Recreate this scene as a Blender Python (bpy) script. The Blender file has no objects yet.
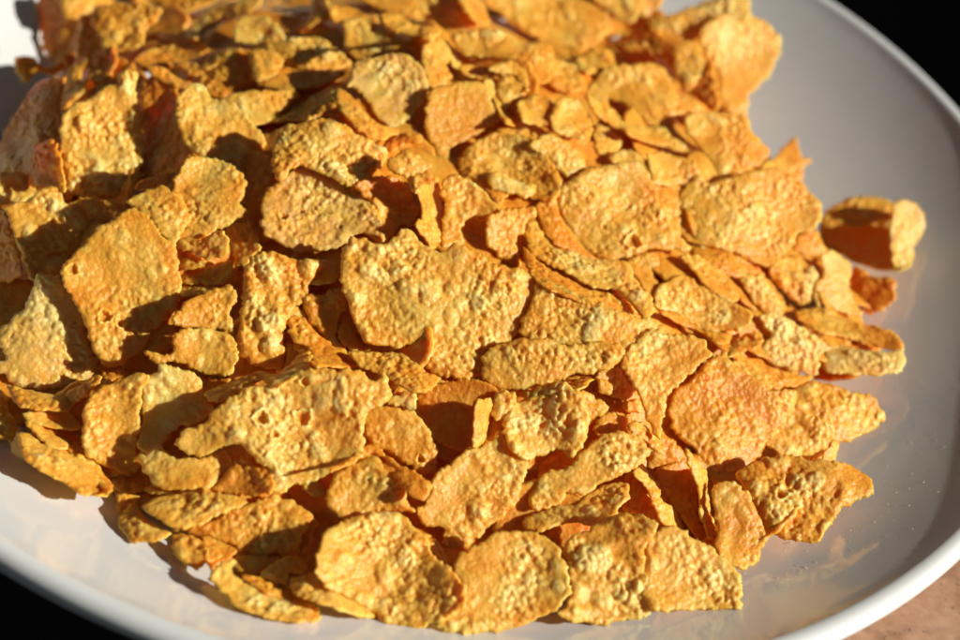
import bpy, math, random
import numpy as np
from mathutils import Vector
from mathutils.geometry import delaunay_2d_cdt

# Every line: order | tone | outline | label | | surface normal | options. '@' gives the origin of the next outlines.
DATA = """
@0 0
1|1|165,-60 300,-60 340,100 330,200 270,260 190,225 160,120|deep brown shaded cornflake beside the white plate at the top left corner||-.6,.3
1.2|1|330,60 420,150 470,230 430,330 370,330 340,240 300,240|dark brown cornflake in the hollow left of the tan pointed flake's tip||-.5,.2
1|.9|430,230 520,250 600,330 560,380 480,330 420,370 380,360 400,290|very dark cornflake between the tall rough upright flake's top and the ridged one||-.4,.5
2|.6|240,-40 370,-40 380,30 330,70 290,80 250,50|blurred tan cornflake at the top edge, leftmost beside the white plate
2|.6|380,30 480,10 600,20 650,50 600,110 560,150 500,170 440,215 415,225 400,150 365,90|broad tan pointed cornflake high in the upper left, tip hanging down||0,.35
2.2|.5|450,215 520,150 570,125 570,180 500,205|small tan wedge cornflake just under the pointed tan flake's right side
3|.7|540,235 640,180 750,160 830,145 845,180 800,225 720,250 650,270 570,265|brownish ridged cornflake lying across the shadowed upper left||.1,.4
3|.55|735,110 800,60 880,20 960,0 1040,-20 1040,20 960,70 880,80 820,120 790,160 750,150|long tan arched ribbon cornflake near the top edge, left of centre||.2,.5
1|.6|560,-40 880,-40 860,10 780,40 740,45 700,20 640,20|cut-off tan cornflake at the top edge behind the arched ribbon flake
2|.5|55,235 130,230 180,265 260,240 275,270 200,300 150,290 100,330 75,310|notched tan cornflake leaning on the white plate wall at upper left||.2,.3
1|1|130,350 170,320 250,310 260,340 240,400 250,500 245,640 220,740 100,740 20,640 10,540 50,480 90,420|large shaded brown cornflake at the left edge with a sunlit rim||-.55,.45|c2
3|.4|265,310 290,265 350,235 355,260 320,310 330,340 350,350 300,400 250,440 230,400 240,370 265,350|small yellow curved cornflake left of the tall rough upright flake||.4,.3
4|.35|480,290 520,280 555,295 545,370 555,450 570,520 575,620 540,730 480,785 380,785 320,785 270,760 250,660 240,550 255,470 300,415 370,385 430,345 470,330|tall rough upright cornflake with a knob on top, upper left||.4,.1|c1.5 r1.5
4|.3|750,345 790,335 830,355 850,390 900,400 960,430 1030,510 1065,560 1050,600 1000,625 900,655 840,650 790,620 740,570 710,500 705,430 715,380|glistening yellow heart-shaped cornflake right of the tall upright flake||.3,.3|c1 g
2.6|.4|890,400 980,365 1100,360 1180,355 1200,390 1130,440 1120,480 1020,500 950,460|ragged golden cornflake tucked behind the right side of the glistening heart-shaped flake||.3,.5
3|.8|590,270 640,265 700,305 760,330 770,350 700,345 640,325 600,300|narrow dark brown cornflake edge pointing down to the glistening heart-shaped flake
2|.7|690,255 780,245 820,290 790,305 740,290|small brown cornflake directly below the ridged brownish flake
2.3|.7|805,265 850,215 930,195 965,200 940,235 880,260 820,280|narrow brown cornflake right of the ridged brownish flake's end
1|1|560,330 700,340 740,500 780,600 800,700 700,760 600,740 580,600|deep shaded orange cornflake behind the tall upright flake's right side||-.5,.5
@200 0
3|.3|135,120 160,70 230,60 290,80 340,150 300,180 200,175 140,165|pale rounded cornflake under the arched ribbon's right end, upper left
3.3|.4|290,170 400,150 480,150 540,190 600,230 600,265 500,280 420,285 370,260 310,240 250,190|long crumpled pale cornflake with frayed lower edge, left of the round pale flake||.1,.6|r1.4
4|.5|195,210 240,195 330,230 310,290 260,320 220,325 200,270|small folded golden cornflake below the pale rounded flake, upper left
2.5|.8|230,335 330,270 420,285 520,280 590,290 500,340 430,355 300,355|flat orange cornflake lying below the long crumpled pale flake
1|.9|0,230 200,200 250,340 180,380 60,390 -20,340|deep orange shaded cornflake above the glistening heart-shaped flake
3|.4|440,-40 510,-40 510,50 440,110 350,130 400,90 450,40|pale curved triangular cornflake at the top edge, left of centre||.3,.3
2|.45|510,30 600,30 700,80 740,110 700,120 620,90 540,90|narrow pale cornflake edge crossing above the saddle-shaped flake
3.2|.4|575,90 640,75 730,110 800,150 860,190 870,225 800,230 700,225 640,240 600,215 575,160|saddle-shaped pale gold cornflake directly above the round pale flake||.1,.5
2|.6|720,60 790,60 880,110 960,140 940,165 860,150 740,110|thin brownish cornflake edge in shade above and right of the saddle-shaped flake
5|.3|610,270 650,235 730,220 800,215 860,240 905,300 910,380 880,430 820,490 760,505 700,460 660,400 620,350 590,340|round pale matte cornflake at upper centre with floury surface||.15,.3|f
4|.6|540,365 590,370 640,430 700,490 760,510 800,520 770,545 710,560 640,530 580,470 545,410|orange-gold strip cornflake under the round pale flake's lower left edge
4|.5|290,490 360,450 430,400 520,350 560,355 540,400 470,440 440,480 370,485|slanting narrow golden cornflake edge, left of the round pale flake
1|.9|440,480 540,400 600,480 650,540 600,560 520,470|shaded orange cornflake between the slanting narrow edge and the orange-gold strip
3|.7|730,590 780,545 830,535 880,540 880,570 810,580 770,610|thin orange cornflake lip right below the round pale flake
@400 0
3|.45|-160,-40 230,-40 280,40 310,110 340,140 250,140 150,130 80,90 -20,60 -120,20|broad golden cornflake with a dark fleck at the top edge, centre||.1,.4
4|.45|220,-40 300,-20 350,60 360,90 330,100 270,60|narrow golden cornflake lip left of the broad smooth flake at the top edge
3.4|.5|200,150 320,110 420,130 500,170 590,170 620,220 600,300 590,335 540,330 510,250 420,240 340,230 260,220|long wavy golden cornflake bent down at its right end, upper centre||.1,.5|r1.4
4|.5|340,-40 760,-40 830,20 850,70 830,140 770,180 710,205 640,180 540,150 460,110 400,60|broad smooth peach-gold cornflake at the top edge, right of centre||.15,.3|c1.5
3|.35|740,-40 960,-40 950,60 930,90 880,90 850,60|pale blurred cornflake at the top edge right of the broad peach-gold flake
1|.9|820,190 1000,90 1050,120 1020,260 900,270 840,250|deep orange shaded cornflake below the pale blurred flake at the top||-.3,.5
2|.4|80,210 120,165 170,155 200,200 190,270 210,310 180,340 120,350 90,290|small pale gold cornflake just right of the round pale matte flake
2|.45|175,165 205,185 245,250 230,275 200,250|thin curved golden cornflake edge beside the small pale gold flake, upper centre
4|.5|110,390 160,345 280,320 345,350 375,420 390,490 300,550 230,580 200,610 215,680 205,695 170,660 130,590 100,500|smooth golden tongue-shaped cornflake in the upper centre, rounded top and narrow foot||.3,.15|c1.5 s
1.5|.7|230,260 340,270 400,290 390,320 280,310|small shaded orange cornflake below the long wavy flake
3|.4|355,270 440,245 500,280 515,330 500,370 460,310 400,300|small golden crescent cornflake arching over a pale one, upper centre
3.1|.35|385,330 430,300 500,350 500,390 450,400 430,440 400,410|small pale cornflake under the golden crescent
2|.5|330,325 380,330 410,420 470,490 450,505 410,480 370,400|thin upright golden cornflake just right of the smooth tongue-shaped flake
2|.6|600,250 680,250 740,310 735,360 680,370 600,340|small orange-gold cornflake right of the long wavy flake's bent end
2|.5|700,250 780,195 830,210 860,260 780,290 740,300|small golden peaked cornflake below the broad peach-gold flake's right end
3|.4|470,420 520,380 600,390 630,440 620,490 520,500 480,470|smooth yellow-gold square cornflake between the tongue-shaped flake and a knobbly one
3.1|.5|620,410 700,395 740,440 770,510 750,560 680,550 620,530 600,490|knobbly dull gold cornflake immediately right of the smooth square one
2|.4|380,520 440,500 560,510 620,560 560,590 430,550|flat pale gold cornflake behind the bowl-shaped shadowed flake
3|.5|740,380 820,430 860,440 910,520 880,520 790,460|thin pointed golden cornflake tail at upper right of centre
@600 0
3|.45|20,270 120,255 240,260 290,330 310,380 390,410 395,450 300,460 300,500 240,520 200,500 110,430 60,400 0,400 -60,380 -20,320|broad rough golden cornflake left below the big translucent yellow flake||.15,.35
2|.5|100,500 240,510 300,520 370,600 360,620 260,590 190,570 110,540|pointed golden cornflake strip above the broad fan-shaped flake's left end
3.3|.45|340,480 400,445 520,450 590,470 620,540 680,600 660,640 600,680 480,720 460,680 400,590 350,540|golden cornflake beneath the foot of the big translucent yellow flake||.2,.3
3|.2|190,85 330,40 420,5 520,-25 590,-10 600,70 520,90 420,140 350,180 290,170 230,130|yellow cornflake with a round hole at top right behind the big translucent one||.1,.3|h400,90,26
4|.2|400,140 470,60 600,60 690,110 725,170 715,230 670,310 600,380 585,460 530,470 480,400 470,300 430,230|big translucent bright yellow lobed cornflake at top right against the plate||.4,.05|c2
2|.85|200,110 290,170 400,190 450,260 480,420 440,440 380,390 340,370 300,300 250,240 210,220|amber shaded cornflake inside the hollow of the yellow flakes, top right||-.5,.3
3|.6|300,180 380,170 420,250 380,340 340,370 300,290|small rough brown-gold cornflake inside the amber hollow at top right
2|.5|-40,190 30,200 60,250 0,290 -60,270|small golden cornflake left of the deep orange shaded hollow, top right
2|.4|40,-40 240,-40 240,20 190,70 140,60 60,50|blurred tan cornflake at the top edge left of the holed yellow flake
2|.4|-20,500 60,530 90,570 60,620 0,620 -30,560|small pale cornflake behind the top of the round pitted glossy flake
@600 140
2|.6|640,110 700,60 770,-5 795,15 805,65 845,75 815,120 800,170 720,150|spiky triangular golden cornflake sticking up at the right edge of the heap||.3,.2
5|.4|-175,220 -150,180 -60,120 60,90 130,80 180,110 215,170 230,230 270,300 300,370 365,425 350,445 270,440 200,440 130,470 70,480 40,485 -20,460 -90,410 -130,350 -165,280|round glossy golden cornflake with two pits, right of centre||.2,.25|p130,410,38 p15,350,16 g c1.2
4|.3|40,60 90,40 160,60 200,100 190,160 120,110 50,90|pale glossy cornflake rim peeking over the round pitted flake's top
3|.5|190,60 260,50 340,70 400,110 390,150 330,180 220,180 200,130|peach-gold cornflake between the round pitted flake and the broad fan-shaped flake
5|.42|350,170 400,140 440,175 520,145 600,125 700,115 760,140 830,200 885,260 885,310 860,355 790,370 780,420 740,450 700,510 640,500 560,460 480,440 400,420 340,400 310,340 315,280 310,240|broad fan-shaped wrinkled gold cornflake at upper right||.15,.3|c1.5 w
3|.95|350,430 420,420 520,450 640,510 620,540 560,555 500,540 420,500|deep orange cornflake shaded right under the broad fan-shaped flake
3|.5|560,560 620,535 690,590 720,640 740,680 700,710 640,680 600,630|pale golden slanted strip cornflake below the fan-shaped flake, right one of two
3|.6|320,465 380,460 450,500 520,570 560,640 520,650 440,600 390,550 350,500|orange slanted strip cornflake below the fan-shaped flake, left one of two
3|.6|100,480 180,455 220,450 235,490 210,520 240,600 200,640 150,560 110,520|orange cornflake tucked under the lower edge of the round pitted flake
@720 180
4|.65|200,350 280,300 360,320 390,400 370,470 320,500 270,460 210,400|glassy blistered amber cornflake below the fan-shaped flake's right corner||.3,.3|r2 g
2|.85|290,280 320,215 380,200 410,250 425,300 350,300|dark orange cornflake in shade between the fan-shaped and the rolled flake
4.1|.3|400,310 450,280 520,340 515,420 550,500 570,550 500,540 430,500 380,500 380,420 410,380|smooth bright golden cornflake below the rolled tube flake, right edge||.4,.2|s
4|.35|395,200 420,150 440,110 520,75 620,70 700,95 760,85 810,130 815,200 780,260 770,330 740,360 660,365 580,345 500,310 420,270|rolled tube-like cornflake with dark hollow sticking out at far right||-.3,.4|v9
4.9|.15|690,100 760,85 810,130 815,200 780,260 770,330 740,360 695,352 682,250|folded_end||.5,.15|K f
4.9|.4|400,180 440,110 520,75 620,70 700,95 690,150 640,165 560,188 480,190|upper_lip||.2,.35|K
2|.85|530,360 560,345 600,385 680,385 705,430 690,490 640,530 590,535 560,490 520,420|small amber cornflake with a bright spot under the rolled tube flake||-.4,.3
3|.5|110,390 160,370 210,420 260,480 250,530 190,530 140,470|golden slanted cornflake just left of the glassy blistered one
@720 320
4|.5|300,-20 400,-50 500,-10 600,20 700,50 735,100 700,125 640,110 560,90 480,70 400,50|long golden cornflake trough at right edge of heap, upper sheet||0,.6
4.4|.1|420,110 520,105 600,125 700,130 735,100 730,205 620,225 500,215 420,200|whitish crusty cornflake edge at the right, below the long trough||.3,-.1|f
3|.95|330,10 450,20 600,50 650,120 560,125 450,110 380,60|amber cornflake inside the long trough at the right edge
4|.52|200,440 260,360 290,280 350,250 430,255 540,290 600,300 655,370 650,410 590,450 500,490 400,530 260,560 160,550 170,500|wide bubbly golden cornflake at the right edge with a rounded tip over the plate||.2,.4|c-1.5 r1.5
5|.3|410,560 440,490 470,485 470,520 440,580|small upright translucent yellow cornflake tip between two large ones at lower right||.6,.1
@600 280
4|.25|640,140 720,135 800,180 900,250 930,270 880,300 870,380 800,370 730,355 670,330 650,270 680,220 650,180|pale floury knobbly cornflake left of the whitish crusty edge, right side||.25,.2|f r1.4
4|.35|215,80 250,10 330,-20 420,30 520,80 610,130 600,170 560,205 520,200 430,210 350,170 300,130 240,130|pale saddle-like cornflake above a black gap, right of centre||.1,.45
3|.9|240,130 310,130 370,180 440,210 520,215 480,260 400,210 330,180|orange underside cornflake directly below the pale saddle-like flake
4|.5|530,250 600,210 650,225 650,260 600,280 550,300 500,310 520,270|small finger-shaped cornflake right above the bright orange rounded flake
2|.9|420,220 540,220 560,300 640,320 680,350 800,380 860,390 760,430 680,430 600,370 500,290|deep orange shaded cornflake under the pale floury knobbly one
5|.75|480,290 500,285 530,330 600,380 650,410 690,440 740,440 780,450 770,530 720,590 680,640 640,700 600,750 520,790 480,795 430,770 380,690 330,640 290,600 280,520 300,450 360,400 420,340|big bright orange rounded cornflake with a pointed top, lower right||.2,.25|c-1.2
4.5|.4|530,330 590,350 650,390 690,430 640,440 580,420|small yellow cornflake peeking behind the bright orange flake's top right
5.2|.2|80,330 140,240 200,200 270,210 350,215 410,235 445,300 420,320 390,350 330,410 280,460 260,520 240,640 230,640 190,570 170,500 150,450 110,390|yellow tapering cornflake pointing down, left of the bright orange flake||.15,.35
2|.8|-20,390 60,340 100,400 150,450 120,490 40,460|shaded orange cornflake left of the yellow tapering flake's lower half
3|.4|-5,400 30,400 48,430 40,460 5,458|tiny pale knob cornflake left of the yellow tapering flake
3|.6|-20,560 60,530 110,560 110,620 50,640 -10,630|small knobbly orange cornflake left of the yellow tapering flake's tip
3|.55|90,500 130,475 165,490 160,530 110,530|tiny golden cornflake against the yellow tapering flake's lower left edge
3.2|.6|110,580 150,565 200,600 240,640 230,690 180,650 130,620|small orange cornflake directly under the yellow tapering flake's tip
@400 140
5|.45|500,390 505,345 540,330 570,370 600,420 700,450 800,480 900,490 950,570 1010,640 1015,690 980,720 930,660 860,600 760,590 680,540 600,500 520,450|long curved band cornflake sweeping under the round pitted flake||0,.55
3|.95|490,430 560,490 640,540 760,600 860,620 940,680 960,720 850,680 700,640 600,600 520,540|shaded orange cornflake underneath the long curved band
4|.45|170,160 230,140 300,170 350,220 400,290 350,320 260,320 245,420 200,440 160,430 165,350 180,280 165,220|yellow arched cornflake with a shadow notch, left of two just above centre||.3,.2
4.1|.5|345,330 380,290 470,270 540,265 540,300 510,330 490,370 470,400 480,500 430,500 380,450 345,420|golden upright cornflake with a glassy tip, right of two just above centre||.3,.2
3|.55|230,100 260,40 320,-10 420,-30 520,0 580,60 640,140 640,220 600,250 520,230 450,210 390,260 340,210 290,160 240,150|bowl-shaped cornflake holding a deep shadow, upper centre||.0,.45|v5
5|.3|520,20 570,-20 640,-10 700,30 740,80 735,105 690,140 660,150 600,90 560,60|pale cornflake lip on the right side of the shadowed bowl-shaped flake||.3,.3
5|.15|350,160 380,120 440,150 500,170 550,185 510,230 440,215 390,205 360,195|small cream cornflake chip lying in the shadowed bowl
2|.7|60,170 140,160 170,240 160,400 130,440 100,400 60,340 90,290|shaded orange cornflake left of the yellow arched flake
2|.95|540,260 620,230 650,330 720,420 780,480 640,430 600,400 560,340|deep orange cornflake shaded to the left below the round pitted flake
@200 140
4.2|.42|250,240 280,190 350,130 400,110 450,130 560,170 620,200 690,260 730,340 735,400 700,410 650,370 600,400 570,430 480,450 400,450 370,440 300,410 250,370 245,300|rough tan-gold cornflake with small pits, left of centre||.15,.35|p335,310,22 p405,290,14 p460,280,10 p560,350,14 f
5|.28|290,20 330,-55 400,-70 500,-85 570,-65 640,-20 720,20 750,50 735,100 680,130 640,160 600,185 520,150 430,110 370,110 345,150 310,155 290,90|pale pebbly cornflake overlapping the pitted tan-gold one, upper left of centre||.15,.35|r1.3
3|.75|620,190 680,150 740,140 800,150 840,200 850,240 890,290 850,340 800,350 740,400 720,340 690,260|bright orange bubbly cornflake right of the pitted tan-gold flake||.35,.2|r1.4
3|.6|750,90 790,50 830,40 900,80 930,100 900,130 830,150 760,130|orange pointed cornflake right of the pale pebbly flake
2.5|.6|830,140 900,130 950,150 960,170 900,180 860,220 840,190|small orange cornflake tip below the orange pointed one, near centre top
3|.5|-60,80 60,70 140,110 190,180 160,250 195,285 140,325 70,365 0,395 -60,390 -90,300 -110,200|grainy orange-gold cornflake under the glistening heart-shaped flake||.2,.3
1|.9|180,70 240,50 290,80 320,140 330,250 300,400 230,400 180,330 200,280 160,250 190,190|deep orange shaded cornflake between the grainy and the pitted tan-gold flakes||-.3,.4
2|.5|100,350 180,330 220,350 245,430 210,470 170,510 140,490 120,420|small matte gold cornflake under the grainy orange-gold flake's lower edge
@0 140
3|.5|20,270 100,240 170,190 240,205 265,255 330,225 420,240 500,260 480,330 360,380 310,440 260,500 240,540 170,545 120,560 90,480 65,400 50,350|rough golden cornflake with a dark slit and shaded lower half, left side||.25,.3|p210,325,14 r1.3
2|.35|-60,130 30,130 100,130 140,190 150,210 90,250 30,260 -60,250|pale cornflake at the left edge above the slit one||.2,.5
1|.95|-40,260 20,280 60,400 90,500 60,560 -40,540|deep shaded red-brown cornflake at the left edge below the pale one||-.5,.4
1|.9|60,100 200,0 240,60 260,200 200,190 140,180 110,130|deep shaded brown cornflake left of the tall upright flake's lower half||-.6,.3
4|.42|500,250 560,220 600,195 650,185 710,220 750,280 760,330 720,380 700,430 640,370 590,310 540,280|crinkled folded cornflake behind the top of the big pitted golden flake, left||.3,.4|w
2|.8|540,190 600,150 700,130 740,180 700,220 640,190 570,210|shaded orange cornflake between the tall upright flake and the crinkled folded one
5.4|.42|245,520 290,460 350,400 400,340 460,310 520,275 580,290 640,370 700,430 715,500 725,580 710,660 640,740 595,770 590,820 540,860 490,895 440,905 395,885 370,830 345,760 320,680 280,610 250,580|big golden cornflake with open blister pits and upturned right edge, left side||.3,.2|p290,520,26 p420,710,30 p485,735,22 p540,770,14 c2
3|.6|715,390 800,400 850,370 890,365 915,400 910,450 860,475 800,470 760,450 720,440|small cupped orange cornflake right of the big blistered golden flake
4|.4|720,480 760,455 830,480 850,500 740,520|small crumbly cornflake, topmost of a thin stack right of the big blistered flake
4.1|.5|730,550 800,510 900,485 935,500 930,540 880,580 800,580 740,580|thick orange bar-like cornflake, middle of a thin stack left of centre
3|.1|720,590 800,580 870,570 870,600 800,620 720,620|whitish sliver cornflake, lowest of a thin stack left of centre
@0 280
5|.03|150,-20 200,-15 240,0 270,40 320,90 345,160 345,230 380,290 400,340 390,390 300,430 270,430 200,440 120,440 40,410 20,380 -10,370 -20,330 20,310 0,260 0,200 40,160 100,110 120,50|whitish-yellow floury cornflake at the left edge||.3,.15|f c-1.5
4|.5|30,420 100,440 200,450 270,460 290,500 270,525 180,525 90,510 50,480|orange-gold cornflake just under the whitish-yellow flake at the left
3|.75|250,470 300,430 390,380 400,400 370,440 300,500 280,530|narrow orange cornflake edge under the whitish-yellow flake's lower right corner
3.5|.2|90,535 180,525 280,530 320,575 315,600 230,595 150,585 110,565|pale yellow strip cornflake, third down in the stack at the left edge
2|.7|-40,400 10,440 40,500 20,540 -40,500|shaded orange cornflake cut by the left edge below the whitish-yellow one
4|.38|335,520 380,450 450,410 530,380 600,380 570,440 560,520 560,600 545,680 545,720 525,775 490,775 440,755 390,730 340,695 325,620|upright rough gold cornflake with shaded right strip, lower left||.3,.1
4.3|.12|565,400 600,380 625,365 640,340 700,345 750,360 800,400 820,470 850,500 830,550 760,580 700,600 660,650 640,690 600,700 555,680 555,620 575,560 560,480|pale yellow ragged cornflake right of the upright rough gold one||.3,.2
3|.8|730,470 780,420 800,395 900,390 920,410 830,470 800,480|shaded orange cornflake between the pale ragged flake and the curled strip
3.5|.5|690,165 720,110 790,60 860,30 930,25 950,60 925,120 940,180 940,220 880,200 740,195|orange-gold cornflake right of the big blistered flake, upper of two overlapping||.25,.25
4|.42|690,235 730,200 800,190 880,200 930,230 950,310 930,370 880,385 800,370 740,340 690,330 620,330 580,290 640,290 690,290|gold half-round cornflake right of the big blistered flake, lower of two overlapping||.2,.2
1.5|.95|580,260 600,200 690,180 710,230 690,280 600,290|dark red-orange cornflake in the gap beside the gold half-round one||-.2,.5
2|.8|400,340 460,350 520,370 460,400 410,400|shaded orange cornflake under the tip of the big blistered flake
@0 400
4|.5|105,95 150,90 190,130 240,150 275,185 260,200 200,190 150,150|slim wavy gold cornflake, fourth down in the stack at the left edge
2|.7|260,180 320,170 340,200 320,220 270,210|small orange cornflake right of the slim wavy gold one, lower left
3|.4|-40,20 20,30 40,60 70,90 65,130 50,165 10,160 -40,120|knobbly cornflake at the left edge touching the bare plate
3.2|.5|70,150 100,135 180,180 260,210 330,240 400,310 440,360 430,385 360,385 310,370 260,330 200,310 140,270 100,240 80,200|long gold cornflake resting on the white plate at lower left||0,.4
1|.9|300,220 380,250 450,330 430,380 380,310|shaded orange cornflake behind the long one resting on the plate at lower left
4|.42|550,220 590,215 640,190 700,230 780,230 850,220 900,200 930,250 920,290 850,350 780,360 700,365 640,350 590,310 560,260|broad gold cornflake with scalloped bottom under the pale yellow ragged one||.2,.35
3|.5|580,350 660,350 730,360 700,375 600,375|thin dark-edged cornflake below the scalloped gold one
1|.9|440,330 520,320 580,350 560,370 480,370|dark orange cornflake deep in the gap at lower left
@200 280
4|.7|165,20 190,-70 240,-110 340,-100 400,-80 500,-80 505,-50 450,10 430,70 370,130 345,200 340,260 335,340 295,360 220,340 160,300 150,240 165,150|heavily blistered orange cornflake left of the largest central flake||.3,.2|r2.2 b
5|.35|20,460 60,430 140,400 240,370 300,380 350,350 390,300 370,265 400,250 440,270 445,340 400,380 330,425 280,425 250,400 190,430 120,465 60,490 30,480|curled strip cornflake hooked upward at its right end, left of centre||.1,.5
4|.65|340,250 370,260 400,290 380,350 330,370 300,370 335,340 340,300|small orange cornflake inside the hook of the curled strip
4|.55|415,120 420,70 440,55 480,60 530,30 575,40 585,100 560,150 555,240 590,280 620,340 560,300 510,240 460,190 430,150|leaf-like orange-gold cornflake under the largest central flake's left edge||.2,.3
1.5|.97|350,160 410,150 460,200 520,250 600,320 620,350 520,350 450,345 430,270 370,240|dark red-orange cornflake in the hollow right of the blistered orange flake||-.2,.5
5|.6|558,170 575,160 600,180 630,230 650,280 600,280 560,240|small bright orange fold cornflake against the largest flake's lower left||.2,.3|c0.2
4.5|.42|590,285 700,290 800,290 860,330 910,370 960,400 900,450 820,440 760,400 700,370 640,350 600,310|toothed gold cornflake lip below the largest central flake's left half||.0,.3
6|.4|565,30 570,-110 600,-165 650,-172 720,-140 780,-180 830,-205 890,-150 960,-115 1020,-150 1100,-110 1200,-60 1300,-40 1365,20 1350,90 1290,150 1270,200 1230,245 1140,280 1140,350 1130,390 1070,402 1000,395 950,380 905,340 870,250 800,270 740,265 680,265 640,230 600,120|largest golden cornflake, at the very centre of the heap||.2,.25|r1.3 b c-1
3|.0|750,500 780,460 850,445 870,480 860,520 800,510|small cream-white cornflake below the toothed lip, centre
6|.22|-100,650 -60,600 20,570 60,520 100,480 200,430 300,405 440,355 560,360 620,355 700,400 735,370 765,440 740,500 680,520 660,560 650,610 660,650 640,690 560,750 500,790 440,810 380,825 320,855 290,840 285,760 230,720 180,670 140,650 60,690 0,700 -50,690|long pale angular cornflake with round open holes, lower left of centre||.15,.3|p245,555,32 p410,555,34 p420,410,20 p300,620,18 r1.3
@400 280
4|.48|480,180 520,100 560,0 620,10 700,50 800,90 900,130 1000,160 1070,200 1060,280 1000,350 900,320 820,370 760,330 600,250 520,240 480,220|long orange-gold cornflake extending right from the largest central flake||.15,.35|b
5|.38|340,290 440,240 480,230 530,240 600,240 640,260 760,250 860,250 900,290 870,330 800,370 700,380 600,415 500,440 410,440 340,395 330,330|gold cornflake with a greenish rounded lower edge below the largest central flake||.1,.2|c-1.5
4|.5|460,450 560,420 640,400 740,380 770,400 720,440 620,460 520,480|orange-gold cornflake strip above the ridged tan cornflake, centre
3|.5|640,440 740,450 820,490 830,530 770,560 720,560 680,500|small golden cornflake right behind the ridged tan one
@400 400
5|.35|410,80 430,40 480,0 560,-50 640,-70 720,-30 750,50 755,120 740,180 690,230 640,200 590,215 520,235 480,230 440,190 410,140|ridged tan cornflake with frayed lower edge, just below centre||.1,.3|w r1.4
3|.85|70,-10 130,-60 280,-80 420,-40 460,-30 440,60 405,80 400,160 350,200 290,200 220,200 160,180 110,130 85,80|amber translucent cupped cornflake below the largest central flake||-.1,.4|v4 s
4|.35|300,20 340,-10 365,10 360,80 340,160 300,200 290,150|greenish-yellow upright cornflake lip beside the amber cup||.4,.1
4|.5|380,-20 460,-30 440,50 400,80 370,60|small orange cornflake between the amber cup and the ridged tan one
5|.28|540,340 580,290 680,260 740,190 800,140 860,125 950,140 990,180 1005,215 960,260 900,300 840,320 790,350 730,380 670,370 660,400 600,430 540,440 510,400|pale slipper-shaped cornflake, upper of two, right of the lower centre||.1,.45|r1.3
4.5|.4|490,490 540,455 620,420 690,420 740,380 800,350 880,330 915,350 910,400 870,440 860,480 790,505 720,495 640,500 560,530 510,520|crinkled gold cornflake directly under the pale slipper-shaped one||.05,.5
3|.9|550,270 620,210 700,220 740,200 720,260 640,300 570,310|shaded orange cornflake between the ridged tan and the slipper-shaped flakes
4.6|.3|120,340 150,290 210,240 270,200 340,180 400,130 430,190 470,220 510,240 500,290 480,360 460,420 410,470 350,520 290,570 240,600 180,580 170,520 100,500 70,430 110,400|bright yellow-gold cornflake with a glassy spot, bottom centre above the round one||.25,.15|b
@600 400
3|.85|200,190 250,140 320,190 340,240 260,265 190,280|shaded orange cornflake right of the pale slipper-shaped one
4|.5|130,290 160,270 200,300 240,340 245,400 300,440 350,530 300,520 250,490 215,430 180,350|thin standing golden cornflake, left of two edge-on at lower right||.5,.1
5.3|.4|340,200 370,215 410,270 440,310 435,400 460,470 460,540 440,560 420,520 400,450 400,400 375,310 345,250|thin standing golden cornflake, right of two edge-on at lower right||.6,.0
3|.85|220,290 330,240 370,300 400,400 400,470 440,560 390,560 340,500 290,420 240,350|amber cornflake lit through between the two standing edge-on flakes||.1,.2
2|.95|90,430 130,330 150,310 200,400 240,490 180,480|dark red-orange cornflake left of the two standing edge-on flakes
4|.5|445,360 530,330 600,380 630,450 665,530 660,570 640,620 620,660 560,680 500,650 460,600 470,530 455,440|gold cornflake with upright wavy edge below the bright orange flake||.35,.2|c1.5
3.5|.5|540,300 640,240 760,220 860,240 960,250 1050,290 1095,340 1080,380 1000,420 950,460 930,500 880,560 820,575 760,560 680,540 660,500 620,420 580,360|wide honey-gold cornflake with a glass-like bubble at lower right, over the plate||.1,.45|p720,385,24 r1.6 g
@520 480
5|.35|180,290 200,240 270,200 340,160 400,130 450,135 545,165 550,205 500,280 510,400 525,470 520,545 450,560 370,575 290,580 200,560 150,540 200,470 190,350|large lumpy pale gold cornflake at bottom edge, right of the round one||.1,.25|r1.9 b
4.5|.27|500,260 570,195 640,190 690,230 780,280 850,350 885,400 885,460 880,525 800,520 700,520 600,525 525,520 480,400|square-cornered pale gold cornflake with a big oval blister at bottom right||.2,.2|
@300 480
5.5|.25|610,350 650,290 740,240 820,205 900,205 960,225 1020,260 1065,340 1080,400 1070,470 1010,530 940,560 880,590 760,610 680,620 600,610 540,580 620,500 640,420|round yellow-gold cornflake at the bottom centre||.15,.25|
5.7|.38|80,260 120,190 200,150 290,130 380,125 440,170 490,220 540,300 600,350 650,410 670,470 640,520 600,550 500,590 420,590 350,580 310,550 200,480 120,440 60,360|pebbly cupped cornflake with a broad shadow in it, bottom centre left||.1,.25|y8 r1.4
5.6|.33|-40,400 20,380 60,375 130,430 200,480 270,490 315,520 300,550 220,545 120,510 40,480 -30,450|wavy gold ribbon cornflake lying on the plate under the pebbly cupped one
3|.6|450,200 510,220 560,270 600,330 580,350 530,300 480,240|small toothed orange cornflake between the pebbly cupped and the round yellow ones
@200 400
4.4|.55|500,400 530,330 560,280 640,240 690,230 750,280 790,310 820,350 830,400 860,440 780,450 700,450 640,470 580,480 520,440|orange-gold cornflake directly above the pebbly cupped one, bottom centre left||.2,.3|p800,345,16
4|.5|650,70 700,30 790,30 860,50 895,90 950,180 955,230 920,300 860,280 800,240 740,200 680,170 650,130|rough gold cornflake with a glassy dark spot right of the long holed pale one||.15,.3|p880,240,18
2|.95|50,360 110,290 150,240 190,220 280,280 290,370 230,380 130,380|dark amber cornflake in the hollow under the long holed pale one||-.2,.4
3|.15|410,340 450,330 490,330 500,370 470,390 430,380|tiny pale cornflake bit under the long holed pale one's lower right edge
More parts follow.
